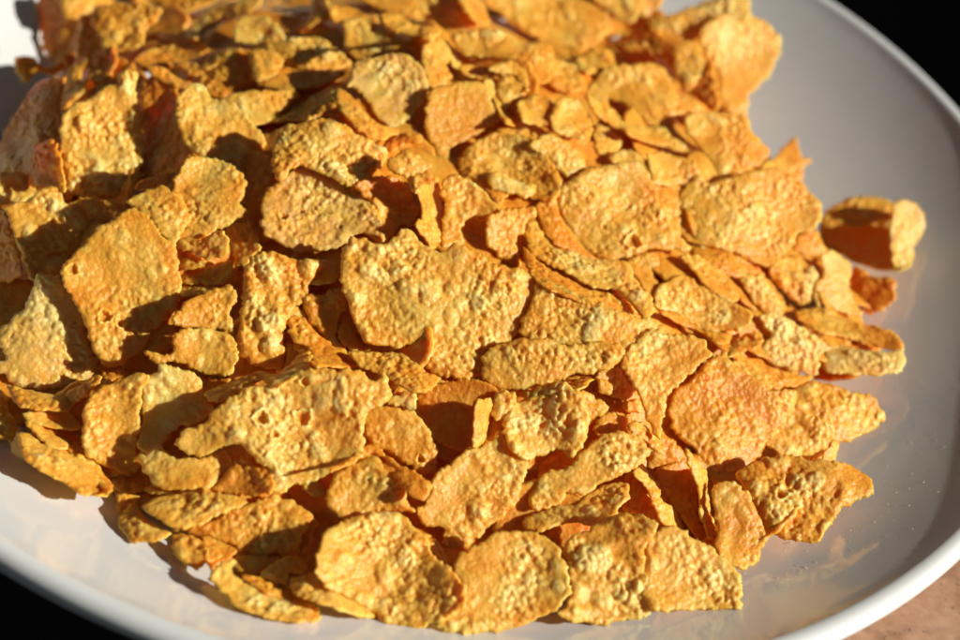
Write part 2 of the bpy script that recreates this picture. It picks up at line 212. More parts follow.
2|.9|500,300 640,200 700,180 760,230 860,290 920,330 900,400 830,370 760,260 690,220 600,260|shaded orange cornflake under the rough gold one with a glassy spot
@100 480
5|.4|175,110 200,80 280,60 370,40 450,45 500,60 570,70 580,100 500,130 430,170 380,190 300,190 240,160 190,140|bright gold oval cornflake near the bottom left, above the plate||.15,.35
4.5|.62|270,200 350,170 440,165 530,110 600,90 640,70 700,60 780,90 840,130 845,180 810,220 800,280 750,300 680,300 620,300 560,280 480,240 380,215 300,210|orange lumpy cornflake right of the bright gold oval one, bottom left||.15,.35|r1.5
3|.5|285,220 340,220 400,240 470,280 480,310 400,350 350,345 310,320 290,260|glossy gold cornflake touching the plate below the orange lumpy one
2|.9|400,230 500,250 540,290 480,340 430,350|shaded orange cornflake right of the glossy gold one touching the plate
5|.22|440,390 470,350 520,310 550,330 530,370 560,400 640,440 740,480 850,500 885,530 860,570 760,570 680,560 600,530 540,500 480,440|curved yellow trough cornflake on the plate at the bottom, left||.1,.3
5|.35|650,370 700,330 780,305 820,340 820,370 760,380 740,430 690,420 650,400|small bent gold cornflake standing inside the curved yellow trough||.3,.2
3|.5|520,320 620,300 720,310 680,350 640,380 560,370|thin gold cornflake between the orange lumpy one and the curved trough
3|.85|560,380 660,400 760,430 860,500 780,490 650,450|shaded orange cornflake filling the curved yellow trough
3|.55|80,200 90,130 140,100 200,170 260,200 280,215 240,240 180,255 120,245|small gold cornflake with shaded top, on the plate left of the bright gold oval
2|.6|65,60 110,45 160,60 150,100 90,140 70,110|tiny orange cornflake above the shaded-top one beside the plate, lower left
3|.8|800,180 850,160 870,190 840,260 800,290|narrow shaded orange cornflake right of the orange lumpy one
@600 140
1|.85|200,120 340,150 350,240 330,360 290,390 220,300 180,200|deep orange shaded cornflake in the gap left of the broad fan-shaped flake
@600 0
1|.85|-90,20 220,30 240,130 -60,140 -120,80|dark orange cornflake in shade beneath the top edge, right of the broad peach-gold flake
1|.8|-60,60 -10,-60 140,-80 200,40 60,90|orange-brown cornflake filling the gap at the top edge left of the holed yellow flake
@600 140
1.5|.7|350,60 480,50 530,180 440,230 340,180|orange cornflake showing in the small notch above the broad fan-shaped flake
"""

S = 0.001                     # the scene is laid out in millimetres
scene = bpy.context.scene
C = scene.collection
rng = np.random.default_rng(11)
random.seed(11)

# ------------------------------------------------------------------ view geometry (survey of the photograph)
PITCH, HF, ROLL = math.radians(42), math.radians(30), math.radians(12)
DIST, RIM = 321.0, 28.0
CAM = np.array([0, -math.cos(PITCH)*DIST, math.sin(PITCH)*DIST+RIM])
FPX = 480/math.tan(HF/2)
_r = np.array([1., 0, 0]); _u = np.array([0, math.sin(PITCH), math.cos(PITCH)])
FW = np.array([0, math.cos(PITCH), -math.sin(PITCH)])
RT = math.cos(ROLL)*_r+math.sin(ROLL)*_u
UP = -math.sin(ROLL)*_r+math.cos(ROLL)*_u
PC = np.array([-15.0, 41.5])  # plate centre
PR = 125.0

def ray(P):
    P = np.asarray(P, float)
    return ((P[..., 0]-480)/FPX)[..., None]*RT-((P[..., 1]-320)/FPX)[..., None]*UP+FW
def project(Q):
    d = Q-CAM; t = d@FW
    return np.stack([480+FPX*(d@RT)/t, 320-FPX*(d@UP)/t], -1), t

# ------------------------------------------------------------------ plate profile and heap height
PROF = [(r, 6+21.3*(r/121.0)**3.4) for r in (0, 20, 40, 55, 70, 80, 90, 98, 105, 110, 114, 117, 119.2)]
LIP = [(120.8, 27.25), (122.0, 28.0), (123.4, 28.1), (124.5, 27.4), (125.0, 26.2), (124.8, 24.8), (123.6, 23.2)]
UNDER = [(120, 20.6), (114, 16.4), (106, 11.8), (96, 7.6), (86, 4.6), (78, 2.6), (76, 0.4), (74.5, 0.0), (72, 0.0), (70.5, 0.5), (70, 2.4), (40, 2.6), (0, 2.6)]
_pr = np.array(PROF+LIP[:3])
def plate_z(r): return np.interp(r, _pr[:, 0], _pr[:, 1])
HEAP = 35.0; HR = 103.0
def surf_z(x, y):
    r = np.hypot(x-PC[0], y-PC[1])
    dome = 5.0+HEAP*np.clip(1-(r/HR)**2, -1, 1)
    return np.maximum(plate_z(np.minimum(r, 124)), dome)
def heap_normal(p):
    e = 1.5
    gx = (surf_z(p[0]+e, p[1])-surf_z(p[0]-e, p[1]))/(2*e)
    gy = (surf_z(p[0], p[1]+e)-surf_z(p[0], p[1]-e))/(2*e)
    n = np.array([-gx, -gy, 1.0]); return n/np.linalg.norm(n)
def hit_heap(P):
    d = ray(P); t = np.full(d.shape[:-1], 200.0); lo = t.copy(); hi = np.full_like(t, 600.0)
    for _ in range(26):
        m = (lo+hi)/2; q = CAM+m[..., None]*d
        below = q[..., 2] < surf_z(q[..., 0], q[..., 1])
        hi = np.where(below, m, hi); lo = np.where(below, lo, m)
    return hi

# depth buffer of the growing heap
CELL = 3.0; BX0, BY0, BX1, BY1 = -330, -360, 1290, 900
gx = np.arange(BX0, BX1, CELL)+CELL/2; gy = np.arange(BY0, BY1, CELL)+CELL/2
GX, GY = np.meshgrid(gx, gy)
BUF = hit_heap(np.stack([GX, GY], -1))
PLATEBUF = None

# ------------------------------------------------------------------ outline helpers
def smooth(poly, per=8):
    P = np.asarray(poly, float); n = len(P); out = []
    for i in range(n):
        a, b, c, d = P[(i-1) % n], P[i], P[(i+1) % n], P[(i+2) % n]
        for k in range(per):
            t = k/per
            out.append(.5*((2*b)+(-a+c)*t+(2*a-5*b+4*c-d)*t*t+(-a+3*b-3*c+d)*t**3))
    return np.array(out)
def inside(Q, P):
    x, y = Q[:, 0], Q[:, 1]; r = np.zeros(len(Q), bool); n = len(P); j = n-1
    for i in range(n):
        xi, yi = P[i]; xj, yj = P[j]
        if yi != yj:
            c = ((yi > y) != (yj > y)) & (x < (xj-xi)*(y-yi)/(yj-yi)+xi)
            r ^= c
        j = i
    return r
def edge_dist(Q, P):
    out = np.full(len(Q), 1e9)
    A = P; B = np.roll(P, -1, 0); D = B-A; L = (D**2).sum(1)+1e-12
    for s in range(0, len(Q), 1500):
        q = Q[s:s+1500]
        w = q[:, None, :]-A[None]
        t = np.clip((w*D[None]).sum(2)/L, 0, 1)
        out[s:s+1500] = np.sqrt(((w-t[..., None]*D[None])**2).sum(2).min(1))
    return out
def resample(P, step):
    Q = np.vstack([P, P[:1]]); s = np.r_[0, np.cumsum(np.hypot(*np.diff(Q, axis=0).T))]
    n = max(14, int(s[-1]/step)); t = np.linspace(0, s[-1], n, endpoint=False)
    return np.stack([np.interp(t, s, Q[:, 0]), np.interp(t, s, Q[:, 1])], -1)

# ------------------------------------------------------------------ the shape of one flake
class Flake:
    def __init__(self, poly_px, n, opts, coarse=False):
        self.px = smooth(poly_px); self.opt = opts; self.coarse = coarse
        self.c_px = self.px.mean(0)
        self.t0 = float(np.median(hit_heap(self.px)))
        self.setn(n)
        self.fit_tilt()
        e = self.extent()
        r = rng
        self.phi = r.uniform(0, math.pi)
        c = opts.get('c')
        if 'v' in opts: self.phi = self.img_axis(1); c = opts['v']      # rolled about the picture's level axis
        if 'y' in opts: self.phi = self.img_axis(0); c = opts['y']
        if c is None: c = r.uniform(1.1, 3.0)*(1 if r.random() < .65 else -1)
        self.curl = c*min(1, e[0]/11); self.Lc = max(e[0], 4)
        self.wv = [(r.uniform(0, 6.28), r.uniform(0, 6.28), r.uniform(.15, .5)) for _ in range(4)]
        self.wamp = (.35 if 's' in opts else .5)*min(1, e[1]/6)
        if 'w' in opts: self.wamp *= 1.3
    def setn(self, n):
        self.n = n/np.linalg.norm(n)
        a = RT-self.n*(RT@self.n)
        if np.linalg.norm(a) < .05: a = UP-self.n*(UP@self.n)
        self.a = a/np.linalg.norm(a); self.b = np.cross(self.n, self.a)
    def centre(self): return CAM+self.t0*ray(self.c_px)
    def img_axis(self, k):
        # direction in the local plane that runs along picture x (0) or y (1)
        v = RT if k == 0 else UP
        v = v-self.n*(v@self.n)
        return math.atan2(v@self.b, v@self.a)
    def local(self, P, it=0):
        d = ray(P); c = self.centre(); den = d@self.n
        t = ((c-CAM)@self.n)/den
        for _ in range(it):
            q = CAM+t[..., None]*d-c
            w = self.warp(q@self.a, q@self.b)
            t = .5*t+.5*(((c-CAM)@self.n)+w)/den
        q = CAM+t[..., None]*d-c
        return np.stack([q@self.a, q@self.b], -1), t
    def extent(self):
        L, _ = self.local(self.px); L = L-L.mean(0)
        w, v = np.linalg.eigh(L.T@L/len(L)); self.maj = v[0, 1]*self.a+v[1, 1]*self.b
        return 1.9*math.sqrt(w[1]), 1.9*math.sqrt(w[0])
    def fit_tilt(self):
        # a narrow outline is a flake seen nearly edge-on: turn its plane away until it is as broad as a flake is
        for _ in range(14):
            e = self.extent()
            view = -ray(self.c_px); view /= np.linalg.norm(view)
            cosv = self.n@view
            if cosv < .15: self.setn(self.n+view*.25); continue
            if e[1]/e[0] > .5 or e[1] > 5.5 or cosv < .36: break
            best = None
            for s in (-1, 1):
                ang = s*math.radians(6)
                k = self.maj; n = self.n*math.cos(ang)+np.cross(k, self.n)*math.sin(ang)+k*(k@self.n)*(1-math.cos(ang))
                if n@view < cosv-1e-4 and (best is None or n[2] > best[2]): best = n
            if best is None: break
            self.setn(best)
    def warp(self, u, v):
        s = (u*math.cos(self.phi)+v*math.sin(self.phi))/self.Lc
        z = self.curl*np.clip(s*s, 0, 2.2)
        for p, q, k in self.wv:
            z = z+self.wamp*np.sin((u*math.cos(p)+v*math.sin(p))*k+q)*.5
        return z
    def settle(self, quant=.95, gap=.45):
        x0, y0 = self.px.min(0); x1, y1 = self.px.max(0)
        i0 = max(0, int((x0-BX0)/CELL)); i1 = min(len(gx), int((x1-BX0)/CELL)+2)
        j0 = max(0, int((y0-BY0)/CELL)); j1 = min(len(gy), int((y1-BY0)/CELL)+2)
        if i1 <= i0 or j1 <= j0: return
        Q = np.stack([GX[j0:j1, i0:i1].ravel(), GY[j0:j1, i0:i1].ravel()], -1)
        m = inside(Q, self.px)
        if m.sum() < 3: m = edge_dist(Q, self.px) < CELL
        sub = BUF[j0:j1, i0:i1].ravel()
        for _ in range(2):
            _, t = self.local(Q[m], 3)
            self.t0 -= float(np.quantile(t-sub[m], quant))+gap
        _, t = self.local(Q[m], 3)
        q = CAM+t[:, None]*ray(Q[m])
        flo = plate_z(np.minimum(np.hypot(q[:, 0]-PC[0], q[:, 1]-PC[1]), 123))+.9-q[:, 2]   # never through the plate
        push = np.quantile(flo, .97)
        if push > 0:
            self.t0 -= push/.67; t = t-push/.67
        s2 = sub.copy(); s2[m] = np.minimum(sub[m], t-.35)
        BUF[j0:j1, i0:i1] = s2.reshape(BUF[j0:j1, i0:i1].shape)

def relief(u, v, area_pts, box, dens, r0, r1, hk, seed):
    g = np.random.default_rng(seed)
    (ax, ay), (bx, by) = box
    n = int(dens*(bx-ax)*(by-ay)); n = max(4, min(n, 4000))
    cx = g.uniform(ax, bx, n); cy = g.uniform(ay, by, n); rr = r0+(r1-r0)*g.random(n)**2.2
    sq = g.uniform(.75, 1.3, n); th = g.uniform(0, math.pi, n)
    z = np.zeros(len(u))
    for s in range(0, len(u), 400):
        us, vs_ = u[s:s+400], v[s:s+400]
        k = (cx > us.min()-2*r1) & (cx < us.max()+2*r1) & (cy > vs_.min()-2*r1) & (cy < vs_.max()+2*r1)
        if not k.any(): continue
        dx = us[:, None]-cx[k]; dy = vs_[:, None]-cy[k]; tk, sk, rk_ = th[k], sq[k], rr[k]
        x = (dx*np.cos(tk)+dy*np.sin(tk))*sk; y = (-dx*np.sin(tk)+dy*np.cos(tk))/sk
        d2 = (x*x+y*y)/(rk_*rk_)
        h = np.where(d2 < 1, np.clip(1-d2, 0, 1)**.6*rk_*hk, 0)
        z[s:s+400] = h.max(1)
    return z

MESHN = [0]
def build(fl, name, mat, tone, seed):
    h = .62 if fl.coarse else .28
    L, _ = fl.local(fl.px, 12)
    P = resample(L, h)
    g = np.random.default_rng(seed)
    # ragged rim
    s = np.arange(len(P)); N = len(P)
    w = np.zeros(N)
    for k, a in ((int(N*h/6)+1, .20), (int(N*h/2.9)+1, .12), (int(N*h/1.3)+1, .07)):
        ph = g.uniform(0, 6.28); w += a*np.sin(2*math.pi*k*s/N+ph+k*.25*np.sin(2*math.pi*s/N*3+ph)+k*.12*np.sin(2*math.pi*s/N*7+2*ph))
    w += g.normal(0, .06, N)
    T = np.roll(P, -1, 0)-np.roll(P, 1, 0); T /= np.linalg.norm(T, axis=1)[:, None]+1e-9
    P = P+np.stack([T[:, 1], -T[:, 0]], -1)*w[:, None]
    lo, hi = P.min(0), P.max(0)
    xs = np.arange(lo[0], hi[0], h); ys = np.arange(lo[1], hi[1], h*.866)
    X, Y = np.meshgrid(xs, ys); X = X+(np.arange(len(ys)) % 2)[:, None]*h/2
    Q = np.stack([X.ravel(), Y.ravel()], -1)+g.normal(0, h*.07, (X.size, 2))
    Q = Q[inside(Q, P)]
    ed = edge_dist(Q, P); Q = Q[ed > h*.55]; ed = ed[ed > h*.55]
    V = np.vstack([P, Q]); ed = np.r_[np.zeros(N), ed]
    r = delaunay_2d_cdt([Vector(p) for p in V], [], [list(range(N))], 1, 1e-6)
    V2 = np.array([tuple(p) for p in r[0]]); F = [f for f in r[2] if len(f) == 3]
    F = np.array(F, int)
    if len(V2) == len(V) : V = V2
    else:
        V = V2; ed = edge_dist(V, P); ed[ed < 1e-4] = 0
    u, v = V[:, 0], V[:, 1]
    big = 'b' in fl.opt; rk = fl.opt.get('r', 1.0); sm = .45 if 's' in fl.opt else 1.0
    prof = np.sqrt(np.clip(1-(1-np.clip(ed/.75, 0, 1))**2, 0, 1))
    fade = .25+.75*np.clip(ed/1.2, 0, 1)
    box = ((lo[0]-1, lo[1]-1), (hi[0]+1, hi[1]+1))
    hk = .50*sm
    A = relief(u, v, None, box, 3.0, .24, .72, hk*1.18, seed+1)
    B = relief(u, v, None, box, .05, .8, 1.6*rk, hk*.6, seed+2)
    if big: B = np.maximum(B, relief(u, v, None, box, .012, 1.4, 2.6, .32, seed+3))
    md = np.zeros(len(u))
    for k in range(4):
        p, q, f = g.uniform(0, 6.28), g.uniform(0, 6.28), g.uniform(.25, .7)
        md += np.sin((u*math.cos(p)+v*math.sin(p))*f+q)
    md = np.clip(.85+.28*md, .3, 1.45)*g.uniform(.85, 1.15)
    rel = (A*.85*md+B*.8)*rk**.5*fade
    low = np.zeros(len(u))
    for k in range(5):
        p, q, f = g.uniform(0, 6.28), g.uniform(0, 6.28), g.uniform(.7, 1.9)
        low += np.sin((u*math.cos(p)+v*math.sin(p))*f+q)
    low *= .045*sm*rk
    pit = np.zeros(len(u))
    fr = np.zeros(len(u))
    for (x, y, rad) in fl.opt.get('p', []):
        c, _ = fl.local(np.array([[x, y]], float), 8)
        rr = rad/4/5.4*.75
        d = np.hypot(u-c[0, 0], (v-c[0, 1]))/rr
        d = d*(1+.12*np.sin(np.arctan2(v-c[0, 1], u-c[0, 0])*3+rad)+.10*np.sin(np.arctan2(v-c[0, 1], u-c[0, 0])*7+2*rad))
        ring = np.exp(-((d-1.15)/.28)**2)
        hole = 1/(1+np.exp((d-.85)*9))
        rel = rel*(1-hole)+ring*min(.55, .35*rr)
        fr = fr-hole*min(.5, .75*rr); low = low*(1-hole)
        pit = np.maximum(pit, hole)
    Bk = relief(u, v, None, box, .9, .4, 1.0, .30*sm, seed+5)*fade*.8
    base = fl.warp(u, v)+low*fade
    th = .25 if not fl.coarse else .3
    ct = base+prof*th+rel*np.minimum(1, .35+prof)+fr
    cb = base-prof*th-Bk*np.minimum(1, .2+prof)
    cb = np.minimum(cb, ct-prof*.3)
    c = fl.centre()
    rim = ed <= 1e-6
    mid = (ct+cb)/2; ct = np.where(rim, mid+rel*.3, ct)
    top = V[:, :1]*fl.a+V[:, 1:]*fl.b+ct[:, None]*fl.n
    bot = V[:, :1]*fl.a+V[:, 1:]*fl.b+cb[:, None]*fl.n
    idx = np.arange(len(V)); bi = np.where(rim, idx, 0)
    inner = np.where(~rim)[0]; bi[inner] = len(V)+np.arange(len(inner))
    verts = np.vstack([top, bot[inner]])*S
    # winding
    a2 = V[F]; cr = (a2[:, 1, 0]-a2[:, 0, 0])*(a2[:, 2, 1]-a2[:, 0, 1])-(a2[:, 1, 1]-a2[:, 0, 1])*(a2[:, 2, 0]-a2[:, 0, 0])
    F = np.where((cr < 0)[:, None], F[:, ::-1], F)
    allr = rim[F].all(1)
    F2 = bi[F[~allr]][:, ::-1]
    faces = np.vstack([F, F2])
    me = bpy.data.meshes.new(name)
    me.vertices.add(len(verts)); me.vertices.foreach_set('co', verts.astype(np.float32).ravel())
    me.loops.add(faces.size); me.loops.foreach_set('vertex_index', faces.astype(np.int32).ravel())
    me.polygons.add(len(faces)); me.polygons.foreach_set('loop_start', np.arange(0, faces.size, 3, dtype=np.int32))
    me.polygons.foreach_set('use_smooth', np.ones(len(faces), bool))
    me.update(calc_edges=True); me.validate()
    relv = np.r_[rel, Bk[inner]]; pv = np.r_[pit, np.zeros(len(inner))]
    if len(me.vertices) == len(relv):
        at = me.attributes.new('blister', 'FLOAT', 'POINT'); at.data.foreach_set('value', relv.astype(np.float32))
        at = me.attributes.new('pit', 'FLOAT', 'POINT'); at.data.foreach_set('value', pv.astype(np.float32))
    me.materials.append(mat)
    o = bpy.data.objects.new(name, me); C.objects.link(o)
    o.location = tuple(c*S)
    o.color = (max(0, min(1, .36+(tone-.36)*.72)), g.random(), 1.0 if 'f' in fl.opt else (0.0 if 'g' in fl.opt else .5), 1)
    MESHN[0] += len(verts)
    return o

# ------------------------------------------------------------------ materials
def newmat(name):
    m = bpy.data.materials.new(name); m.use_nodes = True
    nt = m.node_tree; b = nt.nodes['Principled BSDF']; return m, nt, b
def N(nt, t, **k):
    n = nt.nodes.new(t)
    for a, v in k.items():
        if hasattr(n, a): setattr(n, a, v)
        else: n.inputs[a].default_value = v
    return n
def noise(nt, vec, scale, detail=4, rough=.6):
    n = nt.nodes.new('ShaderNodeTexNoise'); n.inputs['Scale'].default_value = scale; n.inputs['Detail'].default_value = detail
    n.inputs['Roughness'].default_value = rough; nt.links.new(vec, n.inputs['Vector']); return n.outputs['Fac']
def ramp(nt, fac, stops, interp='LINEAR'):
    n = nt.nodes.new('ShaderNodeValToRGB'); n.color_ramp.interpolation = interp
    e = n.color_ramp.elements
    while len(e) < len(stops): e.new(.5)
    for x, (p, c) in zip(e, stops): x.position = p; x.color = (*c, 1)
    nt.links.new(fac, n.inputs[0]); return n.outputs[0]
def math_(nt, op, a, b=None, c=None, clamp=False):
    n = nt.nodes.new('ShaderNodeMath'); n.operation = op; n.use_clamp = clamp
    for i, x in enumerate((a, b, c)):
        if x is None: continue
        if isinstance(x, (int, float)): n.inputs[i].default_value = x
        else: nt.links.new(x, n.inputs[i])
    return n.outputs[0]
def mix(nt, fac, a, b, blend='MIX'):
    n = nt.nodes.new('ShaderNodeMix'); n.data_type = 'RGBA'; n.blend_type = blend
    for i, x in ((0, fac), (6, a), (7, b)):
        if isinstance(x, (int, float)): n.inputs[i].default_value = x
        elif isinstance(x, tuple): n.inputs[i].default_value = (*x, 1)
        else: nt.links.new(x, n.inputs[i])
    return n.outputs[2]

def flake_material():
    m, nt, b = newmat('cornflake')
    oi = N(nt, 'ShaderNodeObjectInfo'); sep = N(nt, 'ShaderNodeSeparateColor'); nt.links.new(oi.outputs['Color'], sep.inputs[0])
    tc = N(nt, 'ShaderNodeTexCoord'); vec0 = tc.outputs['Object']
    off = N(nt, 'ShaderNodeVectorMath', operation='SCALE'); nt.links.new(oi.outputs['Random'], off.inputs['Scale']); off.inputs[0].default_value = (1.7, 2.3, .9)
    add = N(nt, 'ShaderNodeVectorMath', operation='ADD'); nt.links.new(vec0, add.inputs[0]); nt.links.new(off.outputs[0], add.inputs[1])
    vec = add.outputs[0]
    bl = N(nt, 'ShaderNodeAttribute', attribute_name='blister'); pt = N(nt, 'ShaderNodeAttribute', attribute_name='pit')
    n1 = noise(nt, vec, 110, 3, .55); n2 = noise(nt, vec, 420, 4, .65); n3 = noise(nt, vec, 1700, 3, .6)
    # tone = object tone + blotches - blister tops
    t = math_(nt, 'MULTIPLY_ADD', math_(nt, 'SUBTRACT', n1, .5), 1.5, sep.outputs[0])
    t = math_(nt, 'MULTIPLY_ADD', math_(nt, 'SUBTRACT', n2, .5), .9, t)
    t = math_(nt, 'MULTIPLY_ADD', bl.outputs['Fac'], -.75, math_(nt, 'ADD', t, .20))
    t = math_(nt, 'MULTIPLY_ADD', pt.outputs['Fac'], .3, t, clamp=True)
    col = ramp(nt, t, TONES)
    # floury dusting
    fl = math_(nt, 'MULTIPLY', math_(nt, 'GREATER_THAN', sep.outputs[2], .8), ramp(nt, n2, [(.42, (0, 0, 0)), (.66, (.35, .35, .35))]))
    col = mix(nt, fl, col, (.88, .68, .36))
    # toasted specks
    sp = ramp(nt, noise(nt, vec, 900, 2, .5), [(.70, (0, 0, 0)), (.78, (1, 1, 1))])
    col = mix(nt, math_(nt, 'MULTIPLY', sp, .45), col, (.30, .11, .02))
    nt.links.new(col, b.inputs['Base Color'])
    nt.links.new(ramp(nt, n3, [(.3, (.24,)*3), (.7, (.52,)*3)]), b.inputs['Roughness'])
    b.inputs['Subsurface Weight'].default_value = SSW
    b.inputs['Subsurface Radius'].default_value = (1.0, .68, .32); b.inputs['Subsurface Scale'].default_value = .0014
    b.inputs['IOR'].default_value = 1.45
    b.inputs['Specular IOR Level'].default_value = .5
    # fine relief
    vo = N(nt, 'ShaderNodeTexVoronoi', feature='SMOOTH_F1'); vo.inputs['Scale'].default_value = 1500; vo.inputs['Smoothness'].default_value = .4
    nt.links.new(vec, vo.inputs['Vector'])
    hgt = math_(nt, 'MULTIPLY_ADD', vo.outputs['Distance'], -.8, math_(nt, 'MULTIPLY', noise(nt, vec, 2600, 4, .65), .7))
    bu = N(nt, 'ShaderNodeBump'); bu.inputs['Strength'].default_value = .55; bu.inputs['Distance'].default_value = .00028
    nt.links.new(hgt, bu.inputs['Height']); nt.links.new(bu.outputs[0], b.inputs['Normal'])
    return m
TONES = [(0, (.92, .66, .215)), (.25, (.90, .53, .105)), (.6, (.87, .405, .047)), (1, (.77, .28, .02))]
SSW = .9
MF = flake_material()

def plate_material():
    m, nt, b = newmat('white glazed porcelain')
    tc = N(nt, 'ShaderNodeTexCoord'); v = tc.outputs['Object']
    nt.links.new(ramp(nt, noise(nt, v, 25, 3), [(.3, (.78, .81, .80)), (.7, (.81, .84, .83))]), b.inputs['Base Color'])
    b.inputs['Roughness'].default_value = .10; b.inputs['IOR'].default_value = 1.6
    b.inputs['Coat Weight'].default_value = .6; b.inputs['Coat Roughness'].default_value = .05; b.inputs['Coat IOR'].default_value = 1.6
    bu = N(nt, 'ShaderNodeBump'); bu.inputs['Strength'].default_value = .15; bu.inputs['Distance'].default_value = .0006
    nt.links.new(noise(nt, v, 60, 2), bu.inputs['Height']); nt.links.new(bu.outputs[0], b.inputs['Normal'])
    return m
def marble_material():
    m, nt, b = newmat('pink marble')
    v = N(nt, 'ShaderNodeTexCoord').outputs['Object']
    n1 = noise(nt, v, 75, 6, .65); n2 = noise(nt, v, 420, 5, .7)
    col = ramp(nt, n1, [(.35, (.33, .165, .095)), (.5, (.44, .245, .15)), (.65, (.54, .34, .22))])
    col = mix(nt, ramp(nt, n2, [(.4, (.0,)*3), (.62, (.55,)*3)]), col, (.58, .38, .25))
    w = N(nt, 'ShaderNodeTexWave'); w.inputs['Scale'].default_value = 14; w.inputs['Distortion'].default_value = 16; w.inputs['Detail'].default_value = 5; w.inputs['Detail Scale'].default_value = 2.5
    nt.links.new(v, w.inputs['Vector'])
    vein = ramp(nt, w.outputs['Fac'], [(0, (.8,)*3), (.09, (0,)*3)])
    vein = math_(nt, 'MULTIPLY', vein, ramp(nt, noise(nt, v, 70, 3), [(.45, (0,)*3), (.62, (1,)*3)]))
    col = mix(nt, vein, col, (.30, .17, .11))
    sp = ramp(nt, noise(nt, v, 520, 4, .7), [(.58, (0,)*3), (.63, (1,)*3)])
    sp = math_(nt, 'MULTIPLY', sp, ramp(nt, noise(nt, v, 110, 2), [(.52, (0,)*3), (.60, (.9,)*3)]))
    col = mix(nt, sp, col, (.10, .085, .07))
    nt.links.new(col, b.inputs['Base Color']); b.inputs['Roughness'].default_value = .35
    return m
def dark_material(name, c, r):
    m, nt, b = newmat(name); v = N(nt, 'ShaderNodeTexCoord').outputs['Object']
    nt.links.new(ramp(nt, noise(nt, v, 8, 5), [(.3, c), (.7, tuple(x*1.6 for x in c))]), b.inputs['Base Color'])
    b.inputs['Roughness'].default_value = r; b.inputs['Specular IOR Level'].default_value = .0
    return m
MP = plate_material()

def pymesh(name, verts, faces, mat, smooth_=True):
    me = bpy.data.meshes.new(name); me.from_pydata([tuple(np.array(v)*S) for v in verts], [], faces); me.update()
    if smooth_: me.polygons.foreach_set('use_smooth', np.ones(len(me.polygons), bool))
    me.materials.append(mat); o = bpy.data.objects.new(name, me); C.objects.link(o); return o

# ------------------------------------------------------------------ plate
def catmull_open(P, per):
    P = [np.array(p, float) for p in P]; out = []
    for i in range(len(P)-1):
        a = P[max(0, i-1)]; b = P[i]; c = P[i+1]; d = P[min(len(P)-1, i+2)]
        for k in range(per):
            t = k/per; out.append(.5*((2*b)+(-a+c)*t+(2*a-5*b+4*c-d)*t*t+(-a+3*b-3*c+d)*t**3))
    out.append(P[-1]); return out
prof = catmull_open(PROF+LIP+UNDER, 4)
SEG = 256; vs, fs = [], []
for p in prof[1:-1]:
    for k in range(SEG):
        a = 2*math.pi*k/SEG; vs.append((p[0]*math.cos(a), p[0]*math.sin(a), p[1]))
nr = len(prof)-2
for i in range(nr-1):
    for k in range(SEG):
        k2 = (k+1) % SEG; fs.append((i*SEG+k, i*SEG+k2, (i+1)*SEG+k2, (i+1)*SEG+k))
top = len(vs); vs.append((0, 0, prof[0][1])); bot = len(vs); vs.append((0, 0, prof[-1][1]))
for k in range(SEG):
    k2 = (k+1) % SEG; fs.append((top, k2, k)); fs.append((bot, (nr-1)*SEG+k, (nr-1)*SEG+k2))
fs = [tuple(reversed(f)) for f in fs]
plate = pymesh('plate', vs, fs, MP); plate.location = (PC[0]*S, PC[1]*S, 0)
plate['label'] = 'large round glossy white plate with a rounded rim, holding the heap of cornflakes'; plate['category'] = 'plate'

# ------------------------------------------------------------------ cornflakes
def opts_of(s, ox, oy):
    o = {}
    for w in s.split():
        if w[0] in 'crvy' and len(w) > 1: o[w[0]] = float(w[1:])
        elif w[0] in 'ph' and len(w) > 1:
            x, y, r = w[1:].split(','); o.setdefault('p', []).append((ox+float(x)/4, oy+float(y)/4, float(r)))
        else: o[w[0]] = True
    return o
rows = []
ox = oy = 0
for ln in DATA.strip().splitlines():
    if ln[0] == '@': ox, oy = (float(a) for a in ln[1:].split()); continue
    f = (ln.split('|')+['']*4)[:7]
    P = np.array([[float(b) for b in a.split(',')] for a in f[2].split()])/4+np.array([ox, oy])
    rows.append(dict(L=float(f[0]), tone=float(f[1]), P=P, label=f[3].strip(), n=f[5], opt=opts_of(f[6], ox, oy)))

def view_mix(P, nstr):
    c = P.mean(0); t = float(hit_heap(c[None])[0]); hn = heap_normal(CAM+t*ray(c))
    if nstr:
        nx, ny = (float(a) for a in nstr.split(','))
        nz = math.sqrt(max(.05, 1-nx*nx-ny*ny)); n = nx*RT+ny*UP-nz*FW
        n = .8*n+.25*hn
    else:
        n = .75*hn+.35*(-FW)+rng.normal(0, .10, 3)
    return n/np.linalg.norm(n)

SEEDS = 1000
def flake_name(): return 'cornflake'
GROUP = 'cornflakes heaped in the plate'
